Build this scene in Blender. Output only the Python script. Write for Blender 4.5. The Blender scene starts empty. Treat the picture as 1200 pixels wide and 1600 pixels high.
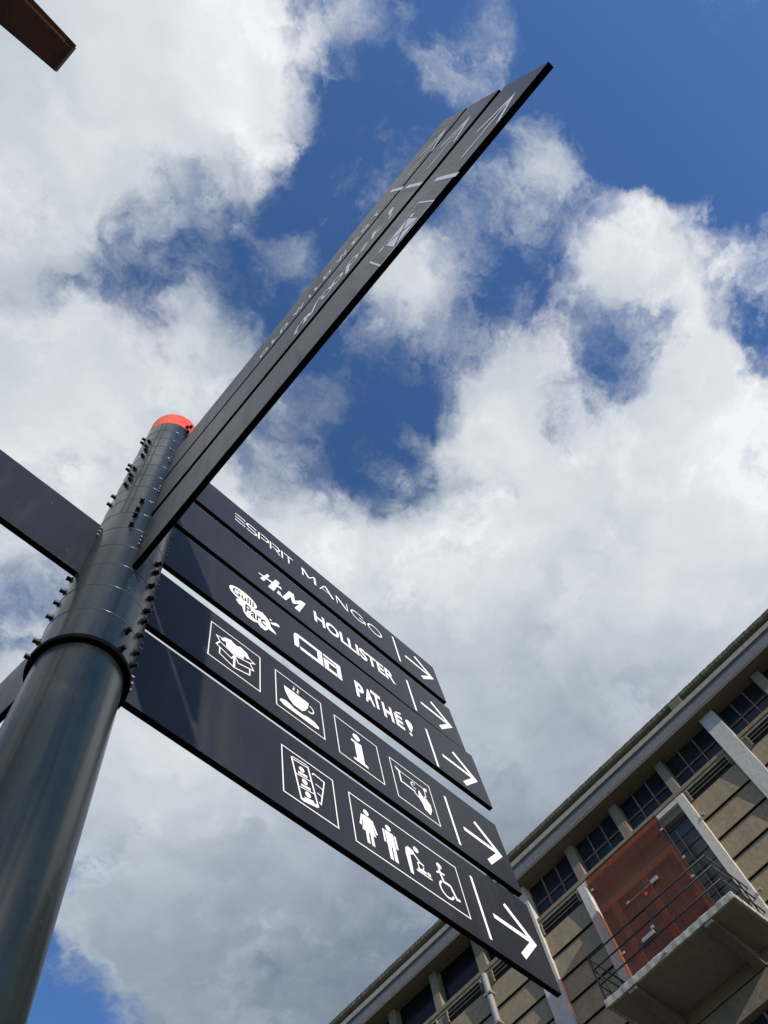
import bpy, bmesh, math, random
from mathutils import Vector, Matrix
random.seed(7)
R = math.radians
SC = bpy.context.scene
COL = SC.collection
EYE = 1.6                                   # camera height above the paving
PI = math.pi

# ------------------------------------------------------------------ camera
cam_d = bpy.data.cameras.new("camera")
cam = bpy.data.objects.new("camera", cam_d)
COL.objects.link(cam)
rot = Matrix(((0.6985844, -0.62821969, -0.34251986),
              (-0.69974928, -0.69979222, -0.14367248),
              (-0.14943485, 0.34004538, -0.92846021)))
cam.matrix_world = Matrix.Translation((0, 0, EYE)) @ rot.to_4x4()
cam_d.sensor_fit = 'VERTICAL'
cam_d.sensor_height = 24.0
cam_d.lens = 24.0 * 1225.0 / 1600.0
cam_d.clip_start = 0.05
cam_d.clip_end = 3000
SC.camera = cam

# ------------------------------------------------------------------ light
SUN = Vector((-0.247, -1.0, 0.41)).normalized()          # towards the sun
sun_d = bpy.data.lights.new("sun", 'SUN')
sun_d.energy = 5.0
sun_d.angle = R(0.55)
sun_d.color = (1.0, 0.90, 0.75)
sun = bpy.data.objects.new("sun", sun_d)
COL.objects.link(sun)
sun.rotation_euler = SUN.to_track_quat('Z', 'Y').to_euler()
sun.location = (-4, -12, 9)

SC.view_settings.view_transform = 'Standard'
SC.view_settings.look = 'None'
SC.view_settings.exposure = 0.0
SC.view_settings.gamma = 1.0

# ------------------------------------------------------------------ node helper
class NT:
    def __init__(s, tree): s.t = tree; s.n = tree.nodes; s.l = tree.links
    def new(s, ty, **kw):
        n = s.n.new(ty)
        for k, v in kw.items(): setattr(n, k, v)
        return n
    def put(s, sock, v):
        if isinstance(v, bpy.types.NodeSocket): s.l.new(v, sock)
        elif v is not None: sock.default_value = v
    def m(s, op, a, b=None, c=None, clamp=False):
        n = s.new('ShaderNodeMath', operation=op, use_clamp=clamp)
        s.put(n.inputs[0], a); s.put(n.inputs[1], b); s.put(n.inputs[2], c)
        return n.outputs[0]
    def vm(s, op, a, b=None):
        n = s.new('ShaderNodeVectorMath', operation=op)
        s.put(n.inputs[0], a); s.put(n.inputs[1], b)
        return n.outputs[0]
    def noise(s, vec, scale, det=5, rough=.55, dist=0.0, out=0):
        n = s.new('ShaderNodeTexNoise')
        s.put(n.inputs['Vector'], vec); n.inputs['Scale'].default_value = scale
        n.inputs['Detail'].default_value = det; n.inputs['Roughness'].default_value = rough
        n.inputs['Distortion'].default_value = dist
        return n.outputs[out]
    def rng(s, v, a, b, c=0., d=1., kind='LINEAR'):
        n = s.new('ShaderNodeMapRange', interpolation_type=kind)
        s.put(n.inputs[0], v)
        for i, q in enumerate((a, b, c, d)): s.put(n.inputs[1 + i], q)
        return n.outputs[0]
    def mixf(s, f, a, b):
        n = s.new('ShaderNodeMix', data_type='FLOAT')
        s.put(n.inputs[0], f); s.put(n.inputs[2], a); s.put(n.inputs[3], b)
        return n.outputs[0]
    def mix(s, f, a, b, mode='MIX'):
        n = s.new('ShaderNodeMix', data_type='RGBA', blend_type=mode)
        s.put(n.inputs[0], f)
        for i, v in ((6, a), (7, b)):
            if isinstance(v, tuple) and len(v) == 3: v = v + (1,)
            s.put(n.inputs[i], v)
        return n.outputs[2]
    def ramp(s, f, stops, interp='LINEAR'):
        n = s.new('ShaderNodeValToRGB'); cr = n.color_ramp; cr.interpolation = interp
        while len(cr.elements) > 1: cr.elements.remove(cr.elements[-1])
        cr.elements[0].position = stops[0][0]; cr.elements[0].color = tuple(stops[0][1]) + (1,)
        for p, c in stops[1:]:
            cr.elements.new(p).color = tuple(c) + (1,)
        s.put(n.inputs[0], f)
        return n.outputs[0]

# ------------------------------------------------------------------ sky: Nishita blue with a broken cloud deck
COV = [
    [20, 20, 20, 20, 20, 20, 20, 20, 20, 20, 20, 17, 10, 7, 7, 3, 2, 6, 9, 2, 0, 0, 0, 0, 0, 0, 0, 0, 0, 0],
    [20, 20, 20, 20, 20, 20, 20, 20, 20, 20, 20, 17, 9, 7, 7, 3, 2, 6, 9, 3, 0, 0, 0, 0, 0, 0, 0, 0, 0, 0],
    [20, 20, 20, 20, 20, 20, 20, 20, 20, 20, 20, 19, 12, 2, 0, 2, 4, 5, 7, 4, 1, 0, 0, 0, 0, 0, 0, 0, 0, 0],
    [20, 20, 20, 20, 20, 20, 20, 20, 20, 20, 19, 18, 13, 3, 1, 4, 6, 6, 5, 3, 2, 1, 0, 0, 0, 0, 0, 0, 0, 0],
    [20, 20, 20, 20, 20, 20, 20, 20, 19, 17, 15, 14, 9, 4, 5, 8, 8, 7, 5, 4, 4, 2, 0, 0, 0, 0, 0, 0, 0, 0],
    [20, 20, 20, 20, 20, 20, 20, 18, 14, 13, 13, 8, 3, 8, 9, 9, 7, 7, 8, 10, 10, 7, 3, 0, 0, 0, 0, 0, 0, 0],
    [20, 20, 20, 20, 20, 20, 17, 13, 13, 11, 8, 3, 3, 4, 7, 7, 6, 8, 10, 9, 7, 7, 11, 15, 16, 13, 7, 5, 5, 5],
    [18, 18, 18, 18, 18, 17, 13, 11, 10, 9, 5, 7, 9, 6, 4, 9, 12, 12, 9, 6, 5, 11, 17, 20, 20, 17, 11, 7, 7, 7],
    [18, 18, 18, 18, 15, 14, 12, 9, 7, 8, 5, 6, 7, 6, 8, 13, 15, 13, 8, 4, 5, 13, 18, 18, 17, 17, 10, 6, 6, 6],
    [20, 20, 20, 20, 18, 17, 14, 11, 9, 9, 6, 3, 4, 4, 7, 9, 10, 9, 6, 5, 9, 12, 14, 13, 14, 17, 11, 6, 5, 5],
    [20, 20, 20, 20, 20, 20, 18, 16, 15, 12, 7, 4, 4, 6, 5, 4, 6, 8, 9, 11, 14, 14, 11, 11, 17, 20, 17, 13, 12, 13],
    [20, 20, 20, 20, 20, 20, 20, 19, 16, 12, 8, 7, 6, 7, 4, 2, 3, 7, 11, 16, 16, 13, 12, 13, 18, 20, 20, 19, 19, 19],
    [20, 20, 20, 20, 20, 20, 20, 19, 16, 13, 10, 10, 8, 7, 4, 4, 5, 10, 16, 19, 17, 11, 13, 16, 19, 20, 20, 20, 20, 20],
    [20, 20, 20, 20, 18, 16, 19, 18, 16, 14, 12, 10, 8, 5, 6, 7, 10, 16, 19, 20, 19, 15, 16, 18, 20, 20, 20, 20, 20, 20],
    [19, 19, 19, 20, 18, 16, 19, 20, 18, 16, 14, 11, 8, 5, 8, 13, 16, 19, 20, 20, 20, 19, 19, 20, 20, 20, 20, 20, 20, 20],
    [14, 15, 16, 16, 17, 18, 20, 20, 18, 16, 16, 16, 14, 12, 14, 18, 20, 20, 20, 20, 20, 20, 20, 20, 20, 20, 20, 20, 20, 20],
    [8, 9, 10, 11, 16, 18, 20, 20, 20, 19, 19, 19, 19, 18, 19, 20, 20, 20, 20, 20, 20, 20, 20, 20, 20, 20, 20, 20, 20, 20],
    [5, 5, 6, 10, 14, 18, 20, 20, 20, 20, 20, 20, 20, 20, 20, 20, 20, 20, 20, 20, 20, 20, 20, 20, 20, 20, 20, 20, 20, 20],
    [6, 6, 6, 10, 15, 18, 20, 20, 20, 20, 20, 20, 20, 20, 20, 20, 20, 20, 20, 20, 20, 20, 20, 20, 20, 20, 20, 20, 20, 20],
    [10, 10, 10, 12, 16, 19, 20, 20, 20, 20, 20, 20, 20, 20, 20, 20, 20, 20, 20, 20, 20, 20, 20, 20, 20, 20, 20, 20, 20, 20],
    [15, 14, 15, 17, 19, 20, 20, 20, 20, 20, 20, 20, 20, 20, 20, 20, 20, 20, 20, 20, 20, 20, 20, 20, 20, 20, 20, 20, 20, 20],
    [16, 16, 17, 19, 20, 20, 20, 20, 20, 20, 20, 20, 20, 20, 20, 20, 20, 20, 20, 20, 20, 20, 20, 20, 20, 20, 20, 20, 20, 20],
    [16, 16, 17, 19, 20, 20, 20, 20, 20, 20, 20, 20, 20, 20, 20, 20, 20, 20, 20, 20, 20, 20, 20, 20, 20, 20, 20, 20, 20, 20],
    [16, 16, 17, 19, 20, 20, 20, 20, 20, 20, 20, 20, 20, 20, 20, 20, 20, 20, 20, 20, 20, 20, 20, 20, 20, 20, 20, 20, 20, 20],
    [15, 16, 17, 20, 20, 20, 20, 20, 20, 20, 20, 20, 20, 20, 20, 20, 20, 20, 20, 20, 20, 20, 20, 20, 20, 20, 20, 20, 20, 20],
    [13, 13, 16, 18, 20, 20, 20, 20, 20, 20, 20, 20, 20, 20, 20, 20, 20, 20, 20, 20, 20, 20, 20, 20, 20, 20, 20, 20, 20, 20],
    [10, 12, 13, 16, 18, 20, 20, 20, 20, 20, 20, 20, 20, 20, 20, 20, 20, 20, 20, 20, 20, 20, 20, 20, 20, 20, 20, 20, 20, 20],
    [4, 5, 8, 11, 16, 18, 20, 20, 20, 20, 20, 20, 20, 20, 20, 20, 20, 20, 20, 20, 20, 20, 20, 20, 20, 20, 20, 20, 20, 20],
    [0, 1, 3, 6, 10, 16, 19, 20, 20, 20, 20, 20, 20, 20, 20, 20, 20, 20, 20, 20, 20, 20, 20, 20, 20, 20, 20, 20, 20, 20],
    [0, 0, 0, 2, 7, 13, 19, 20, 20, 20, 20, 20, 20, 20, 20, 20, 20, 20, 20, 20, 20, 20, 20, 20, 20, 20, 20, 20, 20, 20],
    [0, 0, 0, 2, 7, 13, 19, 20, 20, 20, 20, 20, 20, 20, 20, 20, 20, 20, 20, 20, 20, 20, 20, 20, 20, 20, 20, 20, 20, 20],
    [0, 0, 0, 3, 7, 13, 19, 20, 20, 20, 20, 20, 20, 20, 20, 20, 20, 20, 20, 20, 20, 20, 20, 20, 20, 20, 20, 20, 20, 20]]
BRI = [
    [16, 16, 16, 16, 16, 16, 17, 18, 18, 19, 20, 19, 18, 16, 15, 14, 13, 13, 13, 13, 13, 12, 11, 11, 11, 11, 11, 11, 11, 11],
    [16, 16, 16, 16, 16, 16, 17, 18, 18, 19, 20, 19, 18, 16, 15, 14, 13, 13, 13, 13, 13, 12, 11, 11, 11, 11, 11, 11, 11, 11],
    [16, 16, 16, 16, 16, 16, 18, 18, 18, 19, 20, 19, 18, 16, 15, 14, 13, 13, 13, 13, 13, 12, 11, 11, 11, 11, 11, 11, 11, 11],
    [16, 16, 16, 16, 16, 17, 18, 18, 18, 19, 20, 19, 17, 16, 15, 14, 13, 13, 13, 13, 13, 12, 11, 11, 11, 11, 11, 11, 11, 11],
    [16, 16, 16, 16, 16, 17, 18, 18, 18, 18, 18, 17, 16, 15, 14, 14, 13, 13, 13, 13, 13, 13, 13, 13, 13, 13, 13, 13, 13, 12],
    [16, 16, 16, 16, 16, 17, 17, 17, 17, 17, 16, 16, 15, 14, 14, 14, 14, 14, 13, 14, 14, 14, 14, 15, 15, 15, 15, 14, 14, 14],
    [16, 16, 16, 16, 16, 16, 16, 16, 15, 15, 14, 14, 14, 15, 15, 15, 15, 14, 13, 14, 15, 16, 17, 18, 19, 18, 17, 17, 17, 17],
    [15, 15, 15, 15, 15, 15, 14, 14, 13, 13, 12, 12, 13, 14, 15, 15, 16, 15, 15, 16, 16, 17, 17, 18, 19, 19, 18, 18, 18, 18],
    [13, 13, 13, 13, 13, 13, 13, 11, 11, 11, 11, 11, 12, 13, 14, 15, 16, 17, 18, 18, 18, 17, 16, 17, 19, 19, 18, 18, 18, 18],
    [15, 15, 15, 15, 15, 15, 14, 13, 12, 11, 11, 10, 11, 12, 13, 14, 15, 15, 16, 16, 17, 16, 16, 16, 18, 19, 18, 18, 18, 18],
    [16, 16, 16, 16, 16, 16, 15, 14, 13, 12, 10, 9, 10, 10, 11, 12, 13, 13, 13, 14, 15, 16, 16, 16, 17, 18, 18, 18, 18, 18],
    [17, 17, 17, 17, 17, 17, 16, 15, 14, 13, 12, 11, 10, 10, 10, 11, 12, 14, 15, 16, 17, 16, 16, 16, 17, 18, 18, 19, 19, 19],
    [18, 18, 18, 18, 18, 18, 16, 15, 15, 14, 13, 12, 11, 10, 9, 10, 12, 14, 17, 18, 18, 17, 16, 16, 17, 18, 19, 20, 20, 20],
    [18, 18, 18, 18, 18, 17, 16, 15, 15, 15, 14, 13, 12, 11, 11, 11, 13, 15, 17, 18, 18, 18, 17, 17, 17, 18, 19, 20, 20, 20],
    [17, 17, 17, 17, 17, 17, 16, 16, 16, 16, 15, 14, 13, 12, 12, 13, 14, 16, 17, 18, 18, 18, 18, 18, 18, 18, 19, 20, 20, 20],
    [16, 16, 16, 16, 16, 16, 16, 16, 16, 17, 16, 16, 16, 15, 15, 15, 16, 17, 18, 18, 18, 18, 17, 17, 17, 18, 18, 19, 19, 19],
    [14, 14, 15, 15, 15, 16, 16, 16, 17, 18, 18, 18, 18, 18, 18, 18, 18, 18, 18, 18, 18, 17, 16, 16, 17, 18, 18, 18, 18, 17],
    [14, 13, 13, 14, 15, 16, 16, 16, 17, 18, 18, 18, 18, 18, 17, 17, 17, 17, 17, 17, 17, 16, 16, 16, 17, 18, 17, 17, 16, 16],
    [15, 15, 14, 15, 15, 16, 16, 16, 17, 18, 18, 18, 18, 18, 17, 16, 16, 16, 16, 16, 16, 16, 16, 16, 17, 18, 17, 16, 16, 16],
    [16, 16, 16, 15, 16, 16, 16, 16, 16, 16, 16, 17, 17, 17, 16, 16, 15, 15, 15, 15, 15, 15, 15, 15, 15, 15, 15, 16, 16, 16],
    [16, 16, 16, 16, 16, 16, 16, 16, 16, 16, 16, 16, 16, 16, 16, 16, 15, 14, 14, 14, 14, 14, 13, 13, 13, 13, 14, 15, 15, 15],
    [16, 16, 16, 17, 18, 17, 17, 17, 17, 17, 16, 16, 16, 16, 15, 15, 14, 14, 13, 13, 13, 12, 12, 12, 13, 13, 14, 14, 14, 14],
    [16, 16, 16, 16, 17, 17, 17, 17, 17, 17, 16, 15, 16, 16, 15, 14, 14, 13, 13, 13, 12, 11, 11, 11, 12, 13, 13, 13, 13, 13],
    [15, 15, 15, 16, 16, 16, 16, 16, 16, 16, 15, 14, 14, 15, 14, 13, 12, 12, 12, 12, 11, 11, 11, 11, 12, 13, 13, 13, 13, 13],
    [14, 14, 14, 14, 15, 15, 15, 15, 15, 14, 14, 13, 13, 13, 13, 12, 11, 11, 11, 11, 11, 11, 11, 11, 12, 13, 13, 13, 13, 13],
    [12, 13, 13, 13, 13, 14, 14, 13, 13, 12, 12, 12, 12, 11, 11, 10, 10, 10, 10, 10, 10, 11, 11, 11, 12, 12, 12, 12, 12, 12],
    [11, 11, 12, 12, 12, 12, 12, 12, 11, 11, 11, 11, 10, 9, 9, 9, 9, 9, 9, 9, 9, 10, 11, 11, 11, 11, 11, 11, 11, 11],
    [10, 10, 10, 11, 11, 11, 11, 10, 9, 10, 10, 9, 8, 8, 8, 8, 8, 8, 8, 8, 9, 9, 10, 10, 10, 10, 11, 11, 11, 11],
    [9, 9, 9, 9, 10, 10, 10, 9, 9, 9, 9, 8, 7, 7, 7, 7, 7, 7, 7, 8, 9, 9, 9, 9, 9, 9, 10, 11, 11, 11],
    [9, 9, 9, 9, 9, 9, 9, 9, 9, 8, 7, 7, 7, 7, 7, 7, 7, 7, 7, 7, 8, 8, 9, 9, 9, 9, 9, 10, 9, 9],
    [9, 9, 9, 9, 9, 9, 9, 9, 9, 8, 7, 7, 7, 7, 7, 7, 7, 7, 7, 7, 7, 8, 9, 9, 9, 9, 9, 9, 9, 9],
    [9, 9, 9, 9, 9, 9, 9, 9, 9, 8, 7, 7, 7, 7, 7, 7, 7, 7, 7, 7, 7, 8, 9, 9, 9, 9, 9, 9, 9, 9]]
SKY_STRENGTH = 0.145
W = bpy.data.worlds.new("World"); SC.world = W; W.use_nodes = True
g = NT(W.node_tree); g.n.clear()
geo = g.new('ShaderNodeTexCoord').outputs['Generated']
dirn = g.vm('NORMALIZE', geo)
sep = g.new('ShaderNodeSeparateXYZ'); g.l.new(dirn, sep.inputs[0])
X, Y, Z = sep.outputs
sky = g.new('ShaderNodeTexSky', sky_type='NISHITA', sun_disc=False)
sky.sun_elevation = math.asin(SUN.z)
sky.sun_rotation = math.atan2(SUN.x, SUN.y)
sky.altitude = 200; sky.air_density = 1.0; sky.dust_density = 0.15; sky.ozone_density = 5.0
zden = g.m('ADD', g.m('MAXIMUM', Z, 0.0), 1.0)
qx = g.m('DIVIDE', X, zden); qy = g.m('DIVIDE', Y, zden)
# cloud-deck coordinates for the fine structure
zd2 = g.m('ADD', g.m('MAXIMUM', Z, 0.0), 0.12)
cmb = g.new('ShaderNodeCombineXYZ')
g.put(cmb.inputs[0], g.m('DIVIDE', X, zd2)); g.put(cmb.inputs[1], g.m('DIVIDE', Y, zd2)); cmb.inputs[2].default_value = 3.1
P = cmb.outputs[0]
wn = g.noise(P, 5.5, 6, .6, 0, 1)
ws = g.new('ShaderNodeSeparateXYZ'); g.l.new(wn, ws.inputs[0])
wa = g.m('MULTIPLY', g.m('SUBTRACT', ws.outputs[0], .5), .06)
wb = g.m('MULTIPLY', g.m('SUBTRACT', ws.outputs[1], .5), .06)
a = g.m('ADD', g.m('MULTIPLY', g.m('SUBTRACT', qx, qy), .7071), wa)
b = g.m('ADD', g.m('MULTIPLY', g.m('ADD', qx, qy), .7071), wb)
ua = g.rng(a, -.19, .33); vb = g.m('DIVIDE', g.m('ADD', b, .13), .64)
acc = None; NB = len(COV)
for j in range(NB):
    st = [(i / 29.0, (COV[j][i] / 20, BRI[j][i] / 20, 0)) for i in range(30)]
    c = g.ramp(ua, st, 'EASE')
    if acc is None: acc = c
    else: acc = g.mix(g.rng(vb, (j - 1) / (NB - 1), j / (NB - 1), 0, 1, 'SMOOTHSTEP'), acc, c)
cs = g.new('ShaderNodeSeparateColor'); g.l.new(acc, cs.inputs[0])
cov, bri = cs.outputs[0], cs.outputs[1]
# cloud cover thinned outside the view to cut the ambient light
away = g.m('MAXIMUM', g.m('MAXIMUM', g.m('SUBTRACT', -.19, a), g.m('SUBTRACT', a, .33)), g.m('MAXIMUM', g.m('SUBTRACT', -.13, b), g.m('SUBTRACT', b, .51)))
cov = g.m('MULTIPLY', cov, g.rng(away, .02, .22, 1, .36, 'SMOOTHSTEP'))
Pw = g.vm('ADD', P, g.vm('SCALE', g.vm('SUBTRACT', wn, (.5, .5, .5)), None))
Pw.node.inputs[1].links[0].from_node.inputs['Scale'].default_value = .35
f1 = g.noise(Pw, 6.2, 8, .56)
f2 = g.noise(Pw, 19.0, 7, .62)
fa = g.noise(Pw, 5.0, 3, .5)
f3 = g.noise(g.vm('ADD', Pw, (SUN.x * .05, SUN.y * .05, 0)), 5.0, 3, .5)
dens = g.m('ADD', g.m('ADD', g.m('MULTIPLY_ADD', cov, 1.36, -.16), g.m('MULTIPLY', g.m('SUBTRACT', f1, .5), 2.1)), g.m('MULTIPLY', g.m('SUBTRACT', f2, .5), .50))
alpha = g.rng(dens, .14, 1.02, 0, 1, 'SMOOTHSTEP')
lit = g.m('MULTIPLY', g.m('SUBTRACT', fa, f3), g.rng(dens, .55, 1.2, 1.5, .38))
soft = g.m('MULTIPLY', g.m('SUBTRACT', g.noise(Pw, 1.9, 4, .5), .5), .20)
edge = g.m('MULTIPLY', g.rng(dens, .6, 1.25, 1, 0, 'SMOOTHSTEP'), .10)
tone = g.m('ADD', g.m('ADD', g.m('ADD', g.m('MULTIPLY_ADD', bri, 1.02, -.09), lit), soft), edge)
ccol = g.ramp(tone, [(0.0, (.135, .18, .25)), (.25, (.21, .26, .335)), (.5, (.38, .44, .51)), (.72, (.58, .635, .69)), (.9, (.76, .79, .825)), (1.0, (.90, .91, .93))])
k = g.mix(1.0, ccol, (1 / SKY_STRENGTH,) * 3, 'MULTIPLY')
skyc = g.mix(1.0, sky.outputs[0], (.84, .99, 1.16), 'MULTIPLY')
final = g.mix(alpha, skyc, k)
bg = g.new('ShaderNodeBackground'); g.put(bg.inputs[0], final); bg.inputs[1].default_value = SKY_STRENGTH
out = g.new('ShaderNodeOutputWorld'); g.l.new(bg.outputs[0], out.inputs[0])

# ------------------------------------------------------------------ materials
def mat(name, col, rough=.5, metal=0., var=0., vscale=6., bump=0., bscale=40., coat=0., coatr=.1, spec=.5, var2=None, stain=None):
    m = bpy.data.materials.new(name); m.use_nodes = True
    t = NT(m.node_tree); bs = t.n['Principled BSDF']
    bs.inputs['Roughness'].default_value = rough; bs.inputs['Metallic'].default_value = metal
    bs.inputs['Specular IOR Level'].default_value = spec
    bs.inputs['Coat Weight'].default_value = coat; bs.inputs['Coat Roughness'].default_value = coatr
    tc = t.new('ShaderNodeTexCoord').outputs['Object']
    if var:
        n1 = t.noise(tc, vscale, 8, .65)
        lo = tuple(c * (1 - var) for c in col); hi = var2 or tuple(min(1, c * (1 + var)) for c in col)
        c = t.ramp(n1, [(.3, lo), (.5, col), (.72, hi)])
        if stain:
            scol, sscale, lo_, hi_ = stain
            n2 = t.noise(tc, sscale, 9, .7)
            c = t.mix(t.rng(n2, lo_, hi_), c, scol)
        t.put(bs.inputs['Base Color'], c)
        t.put(bs.inputs['Roughness'], t.rng(n1, .3, .7, max(0, rough - .08), min(1, rough + .1)))
    else:
        bs.inputs['Base Color'].default_value = tuple(col) + (1,)
    if bump:
        bn = t.new('ShaderNodeBump'); bn.inputs['Strength'].default_value = bump; bn.inputs['Distance'].default_value = .01
        t.put(bn.inputs['Height'], t.noise(tc, bscale, 6, .6)); t.put(bs.inputs['Normal'], bn.outputs[0])
    return m

M = {}
M['panel'] = mat('dark_sign_enamel', (.0165, .0175, .023), .38, spec=.15)
def dusty(m, base, dust):
    t = NT(m.node_tree); bs = t.n['Principled BSDF']; tc = t.new('ShaderNodeTexCoord').outputs['Object']
    sp_ = t.rng(t.noise(tc, 220, 3, .5), .70, .76, 0, .55)
    mp = t.new('ShaderNodeMapping'); t.put(mp.inputs[0], tc); mp.inputs['Scale'].default_value = (22, 22, 1.6)
    rain = t.rng(t.noise(mp.outputs[0], 1.0, 6, .65), .50, .78, 0, .16)
    haze_ = t.rng(t.noise(tc, 2.6, 5, .6), .35, .75, 0, .10)
    f = t.m('MAXIMUM', sp_, t.m('ADD', rain, haze_))
    t.put(bs.inputs['Base Color'], t.mix(f, base, dust))
    t.put(bs.inputs['Roughness'], t.rng(f, 0, .3, .32, .5))
dusty(M['panel'], (.0165, .0182, .0245), (.090, .088, .082))
M['panel_edge'] = mat('sign_edge_black', (.003, .003, .003), .8, spec=.1)
M['white'] = mat('white_vinyl', (.80, .80, .82), .5, var=.02)
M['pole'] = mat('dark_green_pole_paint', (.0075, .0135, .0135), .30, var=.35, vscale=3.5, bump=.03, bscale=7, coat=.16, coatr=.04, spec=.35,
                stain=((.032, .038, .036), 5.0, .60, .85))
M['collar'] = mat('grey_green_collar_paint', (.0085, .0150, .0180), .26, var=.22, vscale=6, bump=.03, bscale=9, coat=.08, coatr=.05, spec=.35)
def streaky(m, s=(9, 9, .35), lo=.65, hi=1.5):  # streaks put reflected vertical bands into the base colour; scuffs are wear
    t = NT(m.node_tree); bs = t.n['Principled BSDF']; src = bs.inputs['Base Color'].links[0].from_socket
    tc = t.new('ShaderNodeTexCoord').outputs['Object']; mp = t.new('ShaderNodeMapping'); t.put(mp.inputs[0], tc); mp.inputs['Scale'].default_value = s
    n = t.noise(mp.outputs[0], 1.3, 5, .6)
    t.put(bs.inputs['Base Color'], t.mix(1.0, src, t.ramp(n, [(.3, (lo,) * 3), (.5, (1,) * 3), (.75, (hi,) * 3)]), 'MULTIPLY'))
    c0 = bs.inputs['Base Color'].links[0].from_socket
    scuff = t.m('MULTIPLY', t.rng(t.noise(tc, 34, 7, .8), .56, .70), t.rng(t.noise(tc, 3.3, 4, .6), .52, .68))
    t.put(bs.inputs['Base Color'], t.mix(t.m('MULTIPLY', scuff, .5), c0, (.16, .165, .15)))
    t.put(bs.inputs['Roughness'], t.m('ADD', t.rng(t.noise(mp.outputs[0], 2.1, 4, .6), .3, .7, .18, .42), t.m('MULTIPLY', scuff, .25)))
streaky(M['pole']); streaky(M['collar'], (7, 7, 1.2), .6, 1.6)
M['seam'] = mat('seam_highlight_paint', (.10, .12, .125), .22, .3)  # pale tone puts the highlight of the collar edges into the colour
M['bolt'] = mat('black_bolt', (.006, .006, .007), .5, spec=.3)
M['lug'] = mat('zinc_lug', (.30, .32, .32), .4, .0, var=.4, vscale=60)
M['orange'] = mat('orange_cap_paint', (.68, .068, .024), .45, var=.2, vscale=9, spec=.35)
M['gap_shade'] = mat('black_gap_shade', (.003, .003, .003), .9, spec=.05)  # black colour stands in for the shaded gap under the sleeve

def plank_mat(name, col, warm, dark):
    m = bpy.data.materials.new(name); m.use_nodes = True
    t = NT(m.node_tree); bs = t.n['Principled BSDF']; bs.inputs['Roughness'].default_value = .9
    tc = t.new('ShaderNodeTexCoord').outputs['Object']
    n1 = t.noise(tc, 1.1, 6, .6); n2 = t.noise(tc, 9, 9, .75); n3 = t.noise(tc, 70, 4, .7)
    c = t.mix(t.rng(n1, .35, .65), col, warm)
    c = t.mix(t.rng(n2, .42, .72, 0, .85), c, dark)
    mp = t.new('ShaderNodeMapping'); t.put(mp.inputs[0], tc); mp.inputs['Scale'].default_value = (7, 7, .6)
    st = t.noise(mp.outputs[0], 1.0, 7, .7)
    c = t.mix(t.rng(st, .50, .72, 0, .6), c, dark)
    c = t.mix(t.rng(n3, .3, .7, .0, .5), c, tuple(x * 1.45 for x in col))
    c = t.mix(t.rng(t.noise(tc, 45, 3, .6), .58, .72, 0, .5), c, tuple(x * .45 for x in col))
    t.put(bs.inputs['Base Color'], c)
    bn = t.new('ShaderNodeBump'); bn.inputs['Strength'].default_value = .5; bn.inputs['Distance'].default_value = .02
    t.put(bn.inputs['Height'], t.m('ADD', t.m('MULTIPLY', n3, .5), n2)); t.put(bs.inputs['Normal'], bn.outputs[0])
    return m
M['plank'] = plank_mat('brown_precast_planks', (.245, .195, .12), (.275, .212, .125), (.115, .09, .055))
M['concrete'] = plank_mat('weathered_concrete', (.185, .155, .105), (.22, .185, .125), (.08, .065, .045))
M['moss'] = plank_mat('mossy_parapet_concrete', (.095, .083, .052), (.125, .108, .068), (.022, .02, .013))
M['whitec'] = plank_mat('white_painted_concrete', (.43, .415, .37), (.47, .45, .40), (.25, .235, .20))
M['fascia'] = plank_mat('grey_fascia', (.135, .138, .142), (.155, .156, .16), (.085, .086, .085))  # mottled grey tone along the fascia
M['strip'] = plank_mat('pale_cornice_lip', (.27, .255, .205), (.30, .285, .23), (.15, .14, .11))
M['soffit'] = plank_mat('brown_soffit', (.15, .125, .09), (.18, .145, .10), (.07, .06, .045))
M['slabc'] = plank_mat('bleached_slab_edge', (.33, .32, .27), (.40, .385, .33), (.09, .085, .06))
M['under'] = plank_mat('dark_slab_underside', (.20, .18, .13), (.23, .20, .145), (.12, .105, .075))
M['black'] = mat('black_void', (.004, .004, .004), .9)
M['glass'] = mat('dark_window_glass', (.014, .020, .026), .15, var=.4, vscale=1.2, spec=.25)
M['darkopen'] = mat('unlit_window_glass', (.004, .006, .008), .2, spec=.3)
M['muntin'] = mat('rusty_window_bars', (.17, .13, .09), .7, var=.5, vscale=12, bump=.2, bscale=60)
M['clad'] = mat('slate_blue_cladding', (.030, .042, .048), .55, var=.25, vscale=3, bump=.1, bscale=30)
M['rail'] = mat('black_rail_paint', (.010, .010, .011), .45)
M['steel'] = mat('brushed_steel_clip', (.34, .33, .31), .4, .3)
M['rust'] = mat('dark_rusted_steel', (.105, .048, .030), .85, var=.5, vscale=5, bump=.3, bscale=25)
M['rust_sunlit'] = mat('sunlit_rust_strip', (.30, .15, .095), .8, var=.35, vscale=7, bump=.2, bscale=25)  # lighter rust colour stands in for sun on the beam's side
M['brownframe'] = mat('door_timber', (.17, .12, .095), .6, var=.2)
M['browndark'] = mat('door_panel_dark', (.05, .045, .043), .6, var=.2)
M['pipe'] = mat('grey_downpipe', (.20, .20, .20), .55, var=.3, vscale=3)
M['ground'] = mat('paving', (.10, .097, .09), .85, var=.25, vscale=.8, bump=.3, bscale=10)
M['red_dot'] = mat('red_sticker', (.55, .03, .035), .5)

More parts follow.
